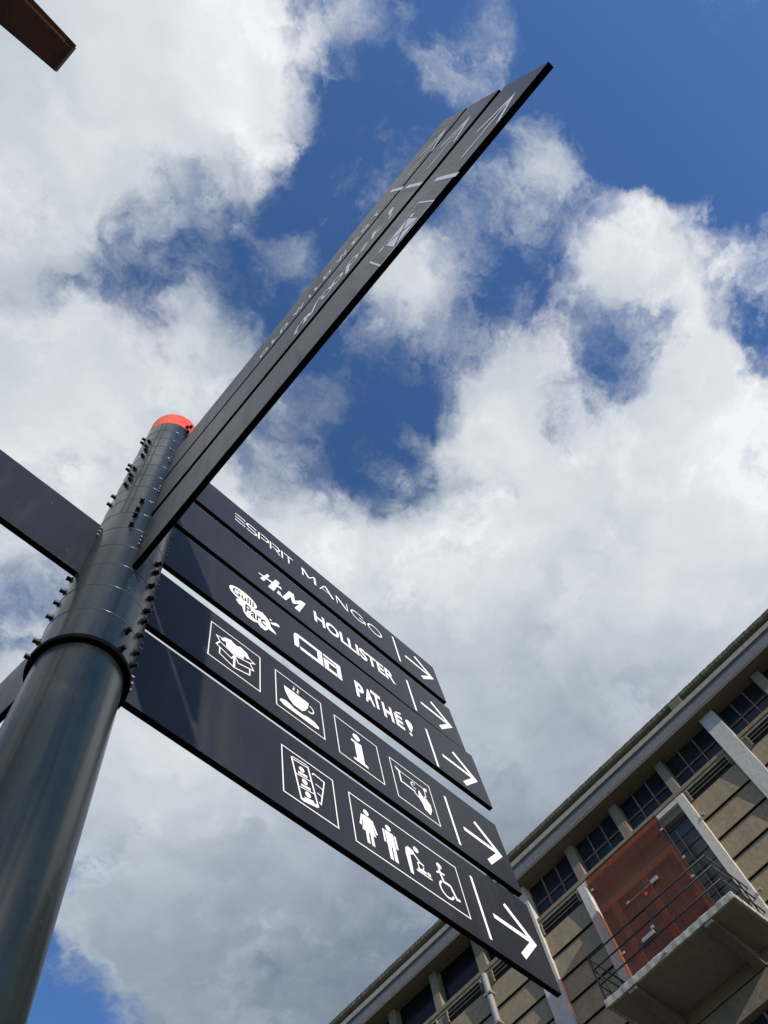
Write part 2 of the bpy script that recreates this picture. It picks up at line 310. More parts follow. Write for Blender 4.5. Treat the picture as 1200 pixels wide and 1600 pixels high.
def glassmat(name, tint, gloss=.10):
    m = bpy.data.materials.new(name); m.use_nodes = True
    t = NT(m.node_tree); t.n.clear()
    tr = t.new('ShaderNodeBsdfTransparent'); tr.inputs[0].default_value = tint + (1,)
    df = t.new('ShaderNodeBsdfDiffuse'); df.inputs[0].default_value = (.36, .125, .045, 1)
    gl = t.new('ShaderNodeBsdfGlossy'); gl.inputs['Roughness'].default_value = .05
    mx0 = t.new('ShaderNodeMixShader'); mx0.inputs[0].default_value = .20
    t.l.new(tr.outputs[0], mx0.inputs[1]); t.l.new(df.outputs[0], mx0.inputs[2])
    lw = t.new('ShaderNodeFresnel'); lw.inputs[0].default_value = 1.45
    mx = t.new('ShaderNodeMixShader'); t.put(mx.inputs[0], lw.outputs[0])
    t.l.new(mx0.outputs[0], mx.inputs[1]); t.l.new(gl.outputs[0], mx.inputs[2])
    o = t.new('ShaderNodeOutputMaterial'); t.l.new(mx.outputs[0], o.inputs[0])
    return m
M['amber'] = glassmat('amber_glass', (.62, .30, .14))

# ------------------------------------------------------------------ mesh builder
class MB:
    """collects shapes; build() links them as ONE mesh object"""
    def __init__(s, fr=None): s.v = []; s.f = []; s.fm = []; s.fr = fr or (lambda a, b, c: (a, b, c)); s.sm = []
    def add(s, vs, fs, mi=0, smooth=False):
        o = len(s.v); s.v += [s.fr(*p) for p in vs]
        for f in fs: s.f.append([o + i for i in f]); s.fm.append(mi); s.sm.append(smooth)
        return s
    def box(s, x0, x1, y0, y1, z0, z1, mi=0):
        vs = [(x, y, z) for z in (z0, z1) for y in (y0, y1) for x in (x0, x1)]
        return s.add(vs, [(0, 2, 3, 1), (4, 5, 7, 6), (0, 1, 5, 4), (2, 6, 7, 3), (0, 4, 6, 2), (1, 3, 7, 5)], mi)
    def prism(s, pts, lo, hi, ax=1, mi=0):
        """polygon pts (2-D) swept along axis ax (0,1,2) from lo to hi"""
        def P3(p, h):
            return (h, p[0], p[1]) if ax == 0 else (p[0], h, p[1]) if ax == 1 else (p[0], p[1], h)
        n = len(pts); vs = [P3(p, lo) for p in pts] + [P3(p, hi) for p in pts]
        fs = [tuple(range(n)), tuple(range(2 * n - 1, n - 1, -1))] + [(i, i + n, (i + 1) % n + n, (i + 1) % n) for i in range(n)]
        return s.add(vs, fs, mi)
    def tube(s, pts, r, n=10, mi=0, caps=True):
        pts = [Vector(p) for p in pts]; rings = []
        for i, p in enumerate(pts):
            d = (pts[min(i + 1, len(pts) - 1)] - pts[max(i - 1, 0)]).normalized()
            up = Vector((0, 0, 1)) if abs(d.z) < .9 else Vector((1, 0, 0))
            u = d.cross(up).normalized(); w = d.cross(u)
            rings.append([tuple(p + r * (math.cos(2 * PI * k / n) * u + math.sin(2 * PI * k / n) * w)) for k in range(n)])
        vs = [q for rg in rings for q in rg]
        fs = [(i * n + k, i * n + (k + 1) % n, (i + 1) * n + (k + 1) % n, (i + 1) * n + k) for i in range(len(pts) - 1) for k in range(n)]
        s.add(vs, fs, mi, True)
        if caps:
            s.add(rings[0], [tuple(range(n))], mi); s.add(rings[-1], [tuple(range(n - 1, -1, -1))], mi)
        return s
    def lathe(s, prof, cx, cy, n=96, mi=0, a0=0., a1=2 * PI, smooth=True):
        full = abs(a1 - a0 - 2 * PI) < 1e-6; m = n if full else n + 1
        vs = [(cx + r * math.cos(a0 + (a1 - a0) * k / n), cy + r * math.sin(a0 + (a1 - a0) * k / n), z) for r, z in prof for k in range(m)]
        fs = []
        for i in range(len(prof) - 1):
            for k in range(n):
                k2 = (k + 1) % m if full else k + 1
                fs.append((i * m + k, i * m + k2, (i + 1) * m + k2, (i + 1) * m + k))
        return s.add(vs, fs, mi, smooth)
    def build(s, name, mats, parent=None, bevel=0., label=None, fix=True):
        me = bpy.data.meshes.new(name); me.from_pydata(s.v, [], s.f)
        mats = mats if isinstance(mats, (list, tuple)) else [mats]
        for q in mats: me.materials.append(q)
        for p, mi, sm in zip(me.polygons, s.fm, s.sm): p.material_index = mi; p.use_smooth = sm
        if fix:
            bm = bmesh.new(); bm.from_mesh(me); bmesh.ops.recalc_face_normals(bm, faces=bm.faces); bm.to_mesh(me); bm.free()
        o = bpy.data.objects.new(name, me); COL.objects.link(o)
        if parent is not None: o.parent = parent
        if bevel:
            b = o.modifiers.new('bevel', 'BEVEL'); b.width = bevel; b.segments = 2; b.limit_method = 'ANGLE'; b.angle_limit = R(50)
        if label: o['label'] = label
        return o

def empty(name, loc, rz=0., label=None, cat=None, group=None, parent=None):
    o = bpy.data.objects.new(name, None); COL.objects.link(o); o.location = loc; o.rotation_euler = (0, 0, rz)
    o.empty_display_size = .2
    if label: o['label'] = label
    if cat: o['category'] = cat
    if group: o['group'] = group
    if parent is not None: o.parent = parent
    return o

# ------------------------------------------------------------------ ground
gm = MB(); gm.add([(-900, -900, 0), (900, -900, 0), (900, 900, 0), (-900, 900, 0)], [(0, 1, 2, 3)])
go = gm.build('ground', M['ground']); go['kind'] = 'structure'

# ================================================================== WAREHOUSE
# local frame: x = -s (s runs along the facade), y = o (towards the camera side), z above the paving
DIST = 15.0
bx, by = 0.9991 * DIST, -0.0424 * DIST
bld = empty('warehouse', (bx, by, 0), math.atan2(.9991, .0424),
            'brown concrete warehouse with white piers, high windows, amber glass box on a balcony', 'building')
FB = lambda s, o, z: (-s, o, z + EYE)
def B(): return MB(FB)
S0, S1 = -26.0, 14.0

# lapped plank wall (each plank leans: foot proud of the one below)
JT = [13.22, 12.62, 12.05, 11.50, 10.95, 10.38, 9.80, 9.48]
wb_ = B()
def planks(s0, s1, zs):
    for zt, zb in zip(zs[:-1], zs[1:]):
        zb2 = zb + .030
        wb_.prism([(.018, zb2), (.045, zb2), (.0, zt), (-.10, zt), (-.10, zb2 + .15), (.004, zb2 + .12)], s0, s1, 0)
piers = [(-1.57, -1.16), (-8.15, -7.68), (-14.70, -14.28), (4.95, 5.36), (-21.3, -20.9), (11.4, 11.8)]
segs = [(S0, -21.3), (-20.9, -14.7), (-14.28, -8.15), (-7.68, -6.35), (-2.95, -1.57), (-1.16, 4.95), (5.36, 11.4), (11.8, S1)]
for s0, s1 in segs: planks(s0, s1, JT)
planks(-6.35, -2.95, [9.80, 9.48])
low = [7.85 - .56 * i for i in range(17)] + [-1.6]
low = [z for z in low if z > -1.5] + [-1.6]
for s0, s1 in [(S0, -21.3), (-20.9, -14.7), (-14.28, -8.15), (-7.68, -1.57), (-1.16, 4.95), (5.36, 11.4), (11.8, S1)]:
    planks(s0, s1, low)
wb_.build('wall', M['plank'], bld)
cr = B().box(S0, S1, -12.0, -.26, -1.6, 14.7)
cr.build('inner_wall', M['black'], bld)
# lintel band and lower dark window row
lt = B()
edges = [S0] + [e for p in sorted(piers) for e in p] + [S1]
for i in range(0, len(edges), 2):
    lt.box(edges[i], edges[i + 1], -.25, .05, 9.05, 9.475)
lt.build('lintel', M['concrete'], bld)
for i in range(0, len(edges), 2):
    a0, a1 = edges[i], edges[i + 1]
    w = B().box(a0 + .02, a1 - .02, -.22, -.16, 7.87, 9.04)
    n = max(1, int((a1 - a0) / .8))
    wo = w.build('window', M['glass'], bld)
    f = B()
    for q in range(n + 1):
        xx = a0 + .04 + (a1 - a0 - .08) * q / n
        f.box(xx - .02, xx + .02, -.155, -.11, 7.88, 9.04)
    f.box(a0 + .06, a1 - .06, -.15, -.115, 8.42, 8.46)
    f.build('frame', M['muntin'], wo)

# piers
for i, (s0, s1) in enumerate(piers):
    B().box(s0, s1, -.24, .105, -1.6, 14.715).build('pier', M['whitec'], bld, .012)

# sill ledge under the windows and the strip behind the louvres
for s0, s1 in [(edges[i], edges[i + 1]) for i in range(0, len(edges), 2)]:
    sl = B()
    sl.box(s0, s1, -.25, .055, 13.60, 13.70); sl.box(s0, s1, -.25, .035, 13.52, 13.598)
    sl.build('sill', M['concrete'], bld, .006)

# windows: pillars and panes
pillars = {(-7.68, -1.57): [(-6.26, -6.02), (-4.73, -4.48), (-3.15, -2.93)],
           (-1.16, 4.95): [(.02, .26), (1.58, 1.82), (3.14, 3.38)],
           (-14.28, -8.15): [(-9.70, -9.42), (-11.26, -11.03), (-12.85, -12.60)],
           (-20.9, -14.7): [(-16.3, -16.05), (-17.9, -17.65), (-19.4, -19.15)],
           (5.36, 11.4): [(6.7, 6.95), (8.3, 8.55), (9.9, 10.15)]}
for (s0, s1), pl in pillars.items():
    for p0, p1 in pl:
        B().box(p0, p1, -.24, .03, 13.702, 14.715).build('pillar', M['concrete'], bld, .008)
    es = [s0] + [e for p in sorted(pl) for e in p] + [s1]
    for i in range(0, len(es), 2):
        a0, a1 = es[i], es[i + 1]
        dark = s1 <= -8.1
        z0, z1 = 13.70, 14.715
        pn = B().box(a0, a1, -.20, -.17, z0, z1)
        wo = pn.build('window', M['darkopen'] if dark else M['glass'], bld)
        fr = B()
        if not dark or (a0 > -9.45 and a1 < -8):
            for q in (1, 2):
                xx = a0 + (a1 - a0) * q / 3
                fr.box(xx - .016, xx + .016, -.168, -.12, z0 + .002, z1 - .002)
            for q in range(3):
                x0 = a0 + (a1 - a0) * q / 3 + (.0225 if q else .001); x1 = a0 + (a1 - a0) * (q + 1) / 3 - (.0225 if q < 2 else .001)
                fr.box(x0, x1, -.166, -.13, 14.145, 14.172)
            fr.box(a0 + .002, a0 + .022, -.167, -.14, z0 + .001, z1 - .001); fr.box(a1 - .022, a1 - .002, -.167, -.14, z0 + .001, z1 - .001)
        else:
            fr.box(a0 + .002, a0 + .03, -.167, -.12, z0 + .001, z1 - .001)
        fr.build('window_frame', M['muntin'], wo)

# louvred vents just under the sill
vents = [(-2.87, -1.64), (-7.64, -6.42), (-1.02, .12), (.5, 1.7), (-9.36, -8.25), (-10.95, -9.75), (2.0, 3.1), (3.5, 4.8), (-12.5, -11.3), (-14.2, -12.9)]
for s0, s1 in vents:
    back = B().box(s0, s1, -.20, .008, 13.225, 13.515)
    vo = back.build('louvre_vent', M['black'], bld)
    fr = B()
    for q in range(2):
        zc = 13.33 + .10 * q
        fr.prism([(.010, zc - .008), (.045, zc - .018), (.05, zc - .002), (.012, zc + .010)], s0 + .03, s1 - .03, 0)
    fr.box(s0 - .01, s0 + .028, .009, .06, 13.222, 13.518); fr.box(s1 - .028, s1 + .01, .009, .06, 13.222, 13.518)
    fr.build('louvre_slats', M['concrete'], vo)
# wall strip between and beside the vents
vs_ = sorted(vents)
def course(a0, a1): B().box(a0, a1, -.2, .02, 13.2215, 13.518).build('vent_course', M['concrete'], bld)
for i in range(0, len(edges), 2):
    cur = edges[i]
    for v0, v1 in vs_:
        if v0 >= edges[i] and v1 <= edges[i + 1]:
            if v0 - .012 > cur: course(cur, v0 - .012)
            cur = v1 + .012
    if edges[i + 1] > cur: course(cur, edges[i + 1])

# eaves: soffit, fascia beam, cornice lip, mossy parapet
B().box(S0, S1, -.25, .335, 14.72, 14.76).build('soffit', M['soffit'], bld)
B().box(S0, S1, .0, .34, 14.765, 15.085).build('fascia', M['fascia'], bld, .01)
B().box(S0, S1, -.2, .385, 15.09, 15.235).build('cornice', M['strip'], bld, .012)
def rough_bar(s0, s1, prof, step=.12, amp=.018, seed=1):
    rr = random.Random(seed); m = B(); n = int((s1 - s0) / step); k = len(prof); vs = []
    for i in range(n + 1):
        s = s0 + (s1 - s0) * i / n; d = rr.uniform(-amp, amp)
        for o, z in prof: vs.append((s, o + (d + rr.uniform(-amp, amp) * .5 if o > 0 else 0), z + (rr.uniform(-amp, amp) * .6 + d * .4 if o > 0 else 0)))
    fs = [(i * k + j, i * k + (j + 1) % k, (i + 1) * k + (j + 1) % k, (i + 1) * k + j) for i in range(n) for j in range(k)]
    m.add(vs, fs); return m
pr = rough_bar(S0, S1, [(-.2, 15.237), (.215, 15.24), (.205, 15.30), (.16, 15.36), (.17, 15.475), (.215, 15.50), (.25, 15.55), (.255, 15.66), (.20, 15.70), (-.2, 15.70)], .05, .005, 3)
po = pr.build('parapet', M['moss'], bld)
for s in (-1.52, -9.45, -16.2, 6.5):
    B().prism([(.1, 15.24), (.33, 15.237), (.30, 15.46), (.27, 15.60), (.1, 15.62)], s - .36, s, 0).build('parapet_block', M['moss'], po, .02)
sm = B().add([(S0, -12, 15.71), (S1, -12, 15.71), (S1, .1, 15.702), (S0, .1, 15.702)], [(0, 1, 2, 3)])
sm.build('roof', M['moss'], bld)

# downpipe at the left bay
pp = B(); pp.tube([(-9.56, .10, 13.50), (-9.56, .10, 11.0), (-9.56, .10, -1.5)], .085, 14)
pipe = pp.build('downpipe', M['pipe'], bld)
for z in (12.95, 12.2, 11.4, 9.3): B().box(-9.67, -9.45, .01, .20, z, z + .05).build('pipe_clamp', M['pipe'], pipe, .005)
for z in (12.7, 10.6):
    q = B(); q.tube([(-2.86, .09, z), (-2.86, .14, z + .02)], .045, 10); q.build('wall_spotlight', M['pipe'], bld)

# door bay: white surround, slate cladding, timber door set behind the glass
fs_ = B()
fs_.box(-6.35, -6.13, -.24, .115, 9.80, 13.515); fs_.box(-3.17, -2.95, -.24, .115, 9.80, 13.515); fs_.box(-6.13, -3.17, -.24, .113, 13.385, 13.513)
door_frame = fs_.build('door_surround', M['whitec'], bld, .01)
cl = B(); z = 9.82; n = 0
while z < 13.34:
    h = min(.30, 13.38 - z)
    if h > .05: cl.prism([(-.23, z), (-.10, z), (-.12, z + h - .008), (-.23, z + h - .008)], -6.128, -3.172, 0)
    z += .30
cl.build('cladding', M['clad'], bld)
dr = B().box(-5.72, -3.86, -.09, -.05, 9.85, 12.70)
door = dr.build('double_door', M['browndark'], bld)
df_ = B()
for s0, s1, z0, z1 in [(-5.80, -5.66, 9.85, 12.78), (-3.94, -3.80, 9.85, 12.78), (-5.65, -3.95, 12.62, 12.78), (-4.90, -4.76, 9.85, 12.61),
                       (-5.65, -4.91, 11.42, 11.52), (-4.75, -3.95, 11.42, 11.52)]:
    df_.box(s0, s1, -.088, .01, z0, z1)
df_.build('door_frame', M['brownframe'], door, .006)

# balcony: slab, edge, brackets, railing
LS, RS, FO = -6.22, -3.02, 1.59
ZB, ZT = 9.77, 9.90
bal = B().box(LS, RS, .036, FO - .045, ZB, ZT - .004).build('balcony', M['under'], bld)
e = MB(FB); rr = random.Random(5)
def edge_strip(p0, p1, nrm, name):
    m = B(); n = 110; vs = []
    for i in range(n + 1):
        t = i / n; s = p0[0] + (p1[0] - p0[0]) * t; o = p0[1] + (p1[1] - p0[1]) * t
        d = .004 * math.sin(i * .31 + 1) + .003 * math.sin(i * .83); up = .004 * math.sin(i * .45) + .003 * math.sin(i * 1.27 + 2)
        for a_, z_ in ((-.10, ZB + .002), (0 + d, ZB - .004), (.004 + d, ZT - .02), (-.02 + d, ZT + .01 + up), (-.10, ZT + .012)):
            vs.append((s + nrm[0] * a_, o + nrm[1] * a_, z_))
    fs = [(i * 5 + j, i * 5 + (j + 1) % 5, (i + 1) * 5 + (j + 1) % 5, (i + 1) * 5 + j) for i in range(n) for j in range(5)]
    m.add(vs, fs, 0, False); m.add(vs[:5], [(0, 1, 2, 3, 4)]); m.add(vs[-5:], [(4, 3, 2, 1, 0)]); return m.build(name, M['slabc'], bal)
edge_strip((LS, FO), (RS, FO), (0, 1), 'slab_edge')
edge_strip((RS - .001, .12), (RS - .001, FO - .102), (1, 0), 'slab_edge')
edge_strip((LS + .001, .12), (LS + .001, FO - .102), (-1, 0), 'slab_edge')
for s0, s1 in ((-3.80, -3.60), (-5.70, -5.50)):
    bk = B(); bk.prism([(.045, ZB - .002), (FO - .01, ZB - .006), (FO - .02, ZB - .085), (FO - .10, ZB - .095), (.045, 9.49)], s0, s1, 0)
    bk.build('bracket', M['soffit'], bal, .012)
q = B(); q.tube([(-4.68, FO + .005, 9.83), (-4.68, FO + .05, 9.83)], .035, 14); q.build('bulkhead_light', M['steel'], bal)
rl = B(); ZR = (10.79, 10.53, 10.21)
for z in ZR:
    rl.tube([(LS + .05, .04, z), (LS + .05, FO - .03, z), (RS - .02, FO - .03, z), (RS - .02, .04, z)], .018, 8)
for s in (-5.04, -4.60, -4.12, RS - .02, LS + .05):
    rl.box(s - .014, s + .014, FO - .046, FO - .018, ZT, 10.79)
for s in (RS - .02, LS + .05):
    rl.box(s - .012, s + .012, .5, .525, ZT, 10.79)
rl.tube([(LS + .05, FO - .03, 10.79), (LS + .05, .95, ZT + .02)], .013, 8)
rl.tube([(LS + .05, FO - .03, 10.0), (LS + .05, .55, 10.60)], .010, 8)
rl.tube([(-4.98, FO - .03, 10.79), (-4.62, FO - .03, 10.79)], .028, 8)
rl.build('railing', M['rail'], bal)

# amber glass enclosure
GL, GR, GF, GT = -5.75, -3.58, .87, 12.86
en = empty('glass_enclosure', (0, 0, 0), 0, 'amber glass box around the balcony door', None, None, bld)
def pane(name, m): return m.build(name, M['amber'], en)
seams = [GL, -5.02, -4.30, GR]
for i in range(3):
    a0, a1 = seams[i] + .004, seams[i + 1] - .004
    o1 = GF
    pn = B(); pn.add([(a0, o1, 9.93), (a1, o1, 9.93), (a1, o1, GT), (a0, o1, GT)], [(0, 1, 2, 3)]); pane('front_pane', pn)
pn = B(); pn.add([(GR, GF - .01, 9.93), (GR, .12, 9.93), (GR, .12, GT), (GR, GF - .01, GT)], [(0, 1, 2, 3)]); pane('side_pane', pn)
pn = B(); pn.add([(GL, GF - .01, 9.93), (GL, .12, 9.93), (GL, .12, GT), (GL, GF - .01, GT)], [(0, 1, 2, 3)]); pane('side_pane', pn)
pn = B(); pn.add([(GL + .01, .12, GT - .01), (GR - .01, .12, GT - .01), (GR - .01, GF - .01, GT - .01), (GL + .01, GF - .01, GT - .01)], [(0, 1, 2, 3)]); pane('top_pane', pn)
cf = B()
cf.box(GL, GR, GF + .003, GF + .013, GT - .012, GT + .006)
for s in (GL, GR): cf.box(s - .006, s + .006, GF - .006, GF + .012, 9.93, GT - .013)
cf.box(GR - .006, GR + .006, .10, .118, 9.93, GT)
cf.build('edge_trim', M['browndark'], en)
for s, z in ((GR - .05, 12.45), (GR - .05, 11.15), (GL + .05, 12.5), (GL + .05, 10.9), (GR + .02, 11.6)):
    B().box(s - .034, s + .034, GF + .014, GF + .035, z - .028, z + .028).build('glass_clip', M['steel'], en, .006)
h = B(); h.tube([(-5.12, GF + .03, 11.665), (-4.40, GF + .03, 11.655)], .006, 6); h.box(-4.44, -4.26, GF + .02, GF + .05, 11.615, 11.70)
h.box(-5.14, -5.06, GF + .02, GF + .04, 11.65, 11.69); h.build('handle_rod', M['steel'], en)
h = B(); h.box(-5.22, -4.90, GF + .02, GF + .05, 10.77, 10.85); h.box(-4.93, -4.86, GF + .02, GF + .045, 10.87, 10.93); h.build('lock_bar', M['steel'], en)
dm = B(); dm.prism([(-4.66 + .045 * math.cos(t * PI / 10), 11.57 + .045 * math.sin(t * PI / 10)) for t in range(20)], GF + .006, GF + .012, 1)
dm.build('round_sticker', M['red_dot'], en)

# ================================================================== RUSTY BEAM overhead at the far left
bm_ = empty('rusty_beam', (-6.57, .17, 0), 0, 'dark rusted steel beam end jutting in overhead', 'steel beam')
hz = 9.6
F1 = lambda x, y, z: (x + 6.5, y - .17, z)
m = MB(F1); m.prism([(-7.2, -.30), (-2.6, .045), (-2.02, .060), (-2.02, .285), (-2.10, .295), (-2.75, .345), (-7.2, .62)], hz, hz + .05, 2); m.build('beam_web', M['rust'], bm_, .004)
m = MB(F1); m.prism([(-7.2, .66), (-2.75, .36), (-2.08, .305), (-2.0, .30), (-2.0, .012), (-2.6, -.01), (-7.2, -.34)], hz + .052, hz + .068, 2)
m.build('beam_flange', M['rust'], bm_)
m = MB(F1); m.prism([(-4.5, -.10), (-2.6, .034), (-2.08, .045), (-2.08, .058), (-2.6, .043), (-4.5, -.09)], hz + .012, hz + .051, 2); m.build('sunlit_edge_strip', M['rust_sunlit'], bm_)  # strip added to show the sunlit side face by colour
m = MB(F1); m.box(-2.018, -1.99, .03, .295, hz - .008, hz + .075); m.build('end_plate', M['rust'], bm_)
m = MB(F1); m.box(-6.75, -6.25, .0, .33, 0, hz - .002); m.build('post', M['rust'], bm_, .01)

# ================================================================== SIGNPOST
PX, PY = .389, 1.080
sp = empty('signpost', (PX, PY, 0), 0, 'tall dark green signpost with stacked black direction panels and an orange cap', 'signpost')
RP, RSL = .1094, .1200
ZE = EYE
zring = [1.748 + .1435 * i + ZE for i in range(16)]
pm = MB(); pm.lathe([(RP, .02), (RP, zring[-1] + .1)], 0, 0, 128); pm.lathe([(.19, 0.0), (.19, .02), (RP, .021)], 0, 0, 64, smooth=False)
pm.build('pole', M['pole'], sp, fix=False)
gk = MB(); gk.lathe([(RP + .0005, zring[0] - .014), (RSL + .0036, zring[0] - .014), (RSL + .0042, zring[0] + .001), (RSL - .001, zring[0] + .001)], 0, 0, 128, smooth=False)  # ring added in place of the dark opening between sleeve and pole
gk.build('gap_shade_ring', M['gap_shade'], sp)
for i in range(15):
    z0, z1 = zring[i], zring[i + 1]
    c = MB(); c.lathe([(RSL, z0 + .0015), (RSL, z1 - .0015)], 0, 0, 128)
    c.lathe([(RSL - .004, z0 + .0015), (RSL, z0 + .0015)], 0, 0, 128, smooth=False); c.lathe([(RSL, z1 - .0015), (RSL - .004, z1 - .0015)], 0, 0, 128, smooth=False)
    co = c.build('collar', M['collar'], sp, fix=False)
    sg = MB(); sg.lathe([(RSL - .002, z0 - .0014), (RSL + .0006, z0 - .0012), (RSL + .0011, z0), (RSL + .0006, z0 + .0012), (RSL - .002, z0 + .0014)], 0, 0, 128)
    sg.build('seam', M['seam'], co)
    # vertical joint of the two half shells
    vj = MB(); aj = R(-141 if i > 5 else 155)
    cx, cy = (RSL) * math.cos(aj), (RSL) * math.sin(aj); tx, ty = -math.sin(aj), math.cos(aj)
    for k in (-1, 1):
        ox, oy = tx * .010 * k, ty * .010 * k
        vj.add([(cx * 1.004 + ox - tx * .0012, cy * 1.004 + oy - ty * .0012, z0 + .004), (cx * 1.004 + ox + tx * .0012, cy * 1.004 + oy + ty * .0012, z0 + .004),
                (cx * 1.004 + ox + tx * .0012, cy * 1.004 + oy + ty * .0012, z1 - .004), (cx * 1.004 + ox - tx * .0012, cy * 1.004 + oy - ty * .0012, z1 - .004)], [(0, 1, 2, 3)])
        if i <= 5: break
    if i > 4: vj.build('joint', M['bolt'], co, fix=False)
cp = MB(); zc0 = zring[15]
cp.lathe([(RSL + .0005, zc0 + .001), (RSL + .0005, zc0 + .195)], 0, 0, 128)
cp.lathe([(RSL - .004, zc0 + .001), (RSL + .0005, zc0 + .001)], 0, 0, 128, smooth=False); cp.lathe([(RSL + .0005, zc0 + .195), (.001, zc0 + .196)], 0, 0, 128, smooth=False)
cp.build('cap', M['orange'], sp, fix=False)
# bolts
bolts = [(-157, 3.58), (-159, 3.505), (-155, 3.43), (-156, 3.345), (-160, 3.165), (-161, 3.08), (-158, 3.02), (-161, 2.955),
         (170, 3.80), (172, 3.72), (169, 3.365), (172, 3.285), (170, 2.945), (172, 2.845), (169, 2.205), (170, 2.12), (169, 2.05), (170, 1.965), (170, 1.835), (170, 1.76),
         (-119, 2.735), (-120, 2.645), (-120, 2.59), (-120, 2.50), (-90, 3.94), (-86, 3.875), (-84, 3.79), (-82, 4.0),
         (-57, 2.38), (-57, 2.315), (-58, 2.215), (-50, 2.165), (-51, 2.08), (-52, 2.015), (-52, 1.935), (-76, 1.873), (-76, 1.782), (-48, 1.86), (-48, 1.80)]
for a_, z_ in bolts:
    a_ = R(a_); z_ = z_ + ZE - .018
    dx, dy = math.cos(a_), math.sin(a_)
    bo = MB(); bo.tube([(dx * (RSL - .001), dy * (RSL - .001), z_), (dx * (RSL + .0035), dy * (RSL + .0035), z_)], .0095, 12)
    bo.tube([(dx * (RSL + .0036), dy * (RSL + .0036), z_), (dx * (RSL + .016), dy * (RSL + .016), z_)], .0074, 6)
    bo.build('bolt', M['bolt'], sp)

# ---- marks ---------------------------------------------------------------
LIFT = [0]
class Face:
    """the readable face of one panel: u along the panel from the pole axis, z above the camera height"""
    def __init__(s, d, nrm, off, parent):
        s.d = Vector((d[0], d[1], 0)).normalized(); s.n = Vector((nrm[0], nrm[1], 0)).normalized(); s.off = off; s.parent = parent
    def pt(s, u, z, h=0.):
        p = s.d * u + s.n * (s.off + h); return (p.x, p.y, z + ZE)
    def flat(s, mb, pts, faces):
        LIFT[0] = (LIFT[0] + 1) % 9; h = .0006 + LIFT[0] * .00004
        mb.add([s.pt(u, z, h) for u, z in pts], faces)
def poly(F, mb, pts): F.flat(mb, pts, [tuple(range(len(pts)))])
def ribbon(F, mb, pts, w, closed=False, wz=None):
    """constant-width mitred stroke"""
    n = len(pts); L = []; Rr = []
    for i in range(n):
        p = Vector(pts[i])
        pa = Vector(pts[(i - 1) % n]) if (i or closed) else None
        pb = Vector(pts[(i + 1) % n]) if (i < n - 1 or closed) else None
        d1 = (p - pa).normalized() if pa is not None else None; d2 = (pb - p).normalized() if pb is not None else None
        if d1 is None: d1 = d2
        if d2 is None: d2 = d1
        t = (d1 + d2)
        t = t.normalized() if t.length > 1e-4 else d1
        nn = Vector((-t.y, t.x)); k = max(.35, abs(nn.dot(Vector((-d1.y, d1.x)))))
        ww = (w[i] if isinstance(w, (list, tuple)) else w) / 2 / k
        L.append(tuple(p + nn * ww)); Rr.append(tuple(p - nn * ww))
    m = n if closed else n - 1
    F.flat(mb, L + Rr, [(i, (i + 1) % n, n + (i + 1) % n, n + i) for i in range(m)])
def frame(F, mb, u0, u1, z0, z1, w): ribbon(F, mb, [(u0, z0), (u1, z0), (u1, z1), (u0, z1)], w, True)
def disc(F, mb, u, z, r, rz=None, n=20): poly(F, mb, [(u + r * math.cos(2 * PI * k / n), z + (rz or r) * math.sin(2 * PI * k / n)) for k in range(n)])
def arc(u, z, r, a0, a1, n=14, rz=None): return [(u + r * math.cos(R(a0 + (a1 - a0) * k / n)), z + (rz or r) * math.sin(R(a0 + (a1 - a0) * k / n))) for k in range(n + 1)]
def text(F, mb, body, u0, u1, z0, z1, bold=0., shear=0.):
    cu = bpy.data.curves.new('lettering', 'FONT'); cu.body = body; cu.offset = bold; cu.resolution_u = 6; cu.shear = shear
    ob = bpy.data.objects.new('lettering', cu); COL.objects.link(ob)
    dg = bpy.context.evaluated_depsgraph_get(); me = ob.evaluated_get(dg).to_mesh()
    vs = [v.co.copy() for v in me.vertices]; fs = [tuple(p.vertices) for p in me.polygons]
    ob.evaluated_get(dg).to_mesh_clear(); bpy.data.objects.remove(ob); bpy.data.curves.remove(cu)
    x0 = min(v.x for v in vs); x1 = max(v.x for v in vs); y0 = min(v.y for v in vs); y1 = max(v.y for v in vs)
    F.flat(mb, [(u0 + (v.x - x0) / (x1 - x0) * (u1 - u0), z0 + (v.y - y0) / (y1 - y0) * (z1 - z0)) for v in vs], fs)

TH = .020
def panel(d, nrm, z0, z1, u0, u1, label, back=0.):
    """a panel with its face at off=TH/2 on the nrm side, hanging from the pole axis along d"""
    dv = Vector((d[0], d[1], 0)).normalized(); nv = Vector((nrm[0], nrm[1], 0)).normalized()
    fr = lambda u, o, z: tuple((dv * u + nv * (o - back)).to_tuple()[:2]) + (z + ZE,)
    m = MB(fr); m.box(u0, u1, -TH / 2, TH / 2, z0, z1)
    o = m.build('sign_panel', [M['panel'], M['panel_edge']], sp, .0012, label)
    for p in o.data.polygons:
        nn = p.normal
        if abs(nn.dot(nv)) < .5: p.material_index = 1
    F = Face(d, nrm, TH / 2 - back, o)
    return F
def stud(F, u, z):   # welded lug joining panel and collar
    for k in range(3):
        p = Vector(F.pt(u, z + .03 * k - .03, .006)); m = MB()
        m.tube([p - F.d * .008, p + F.d * .006], .0032, 7); m.build('lug', M['lug'], sp)
def arrow_right(F, zc, kz=1.):
    mb = MB(); ribbon(F, mb, [(1.555, zc - .131 * kz), (1.555, zc + .131 * kz)], .013)
    mb.build('divider', M['white'], F.parent, fix=False)
    mb = MB()
    poly(F, mb, [(1.622, zc - .010), (1.83, zc - .010), (1.846, zc), (1.83, zc + .010), (1.622, zc + .010)])
    ribbon(F, mb, [(1.722, zc + .104), (1.835, zc), (1.730, zc - .104)], .024)
    mb.build('arrow', M['white'], F.parent, fix=False)

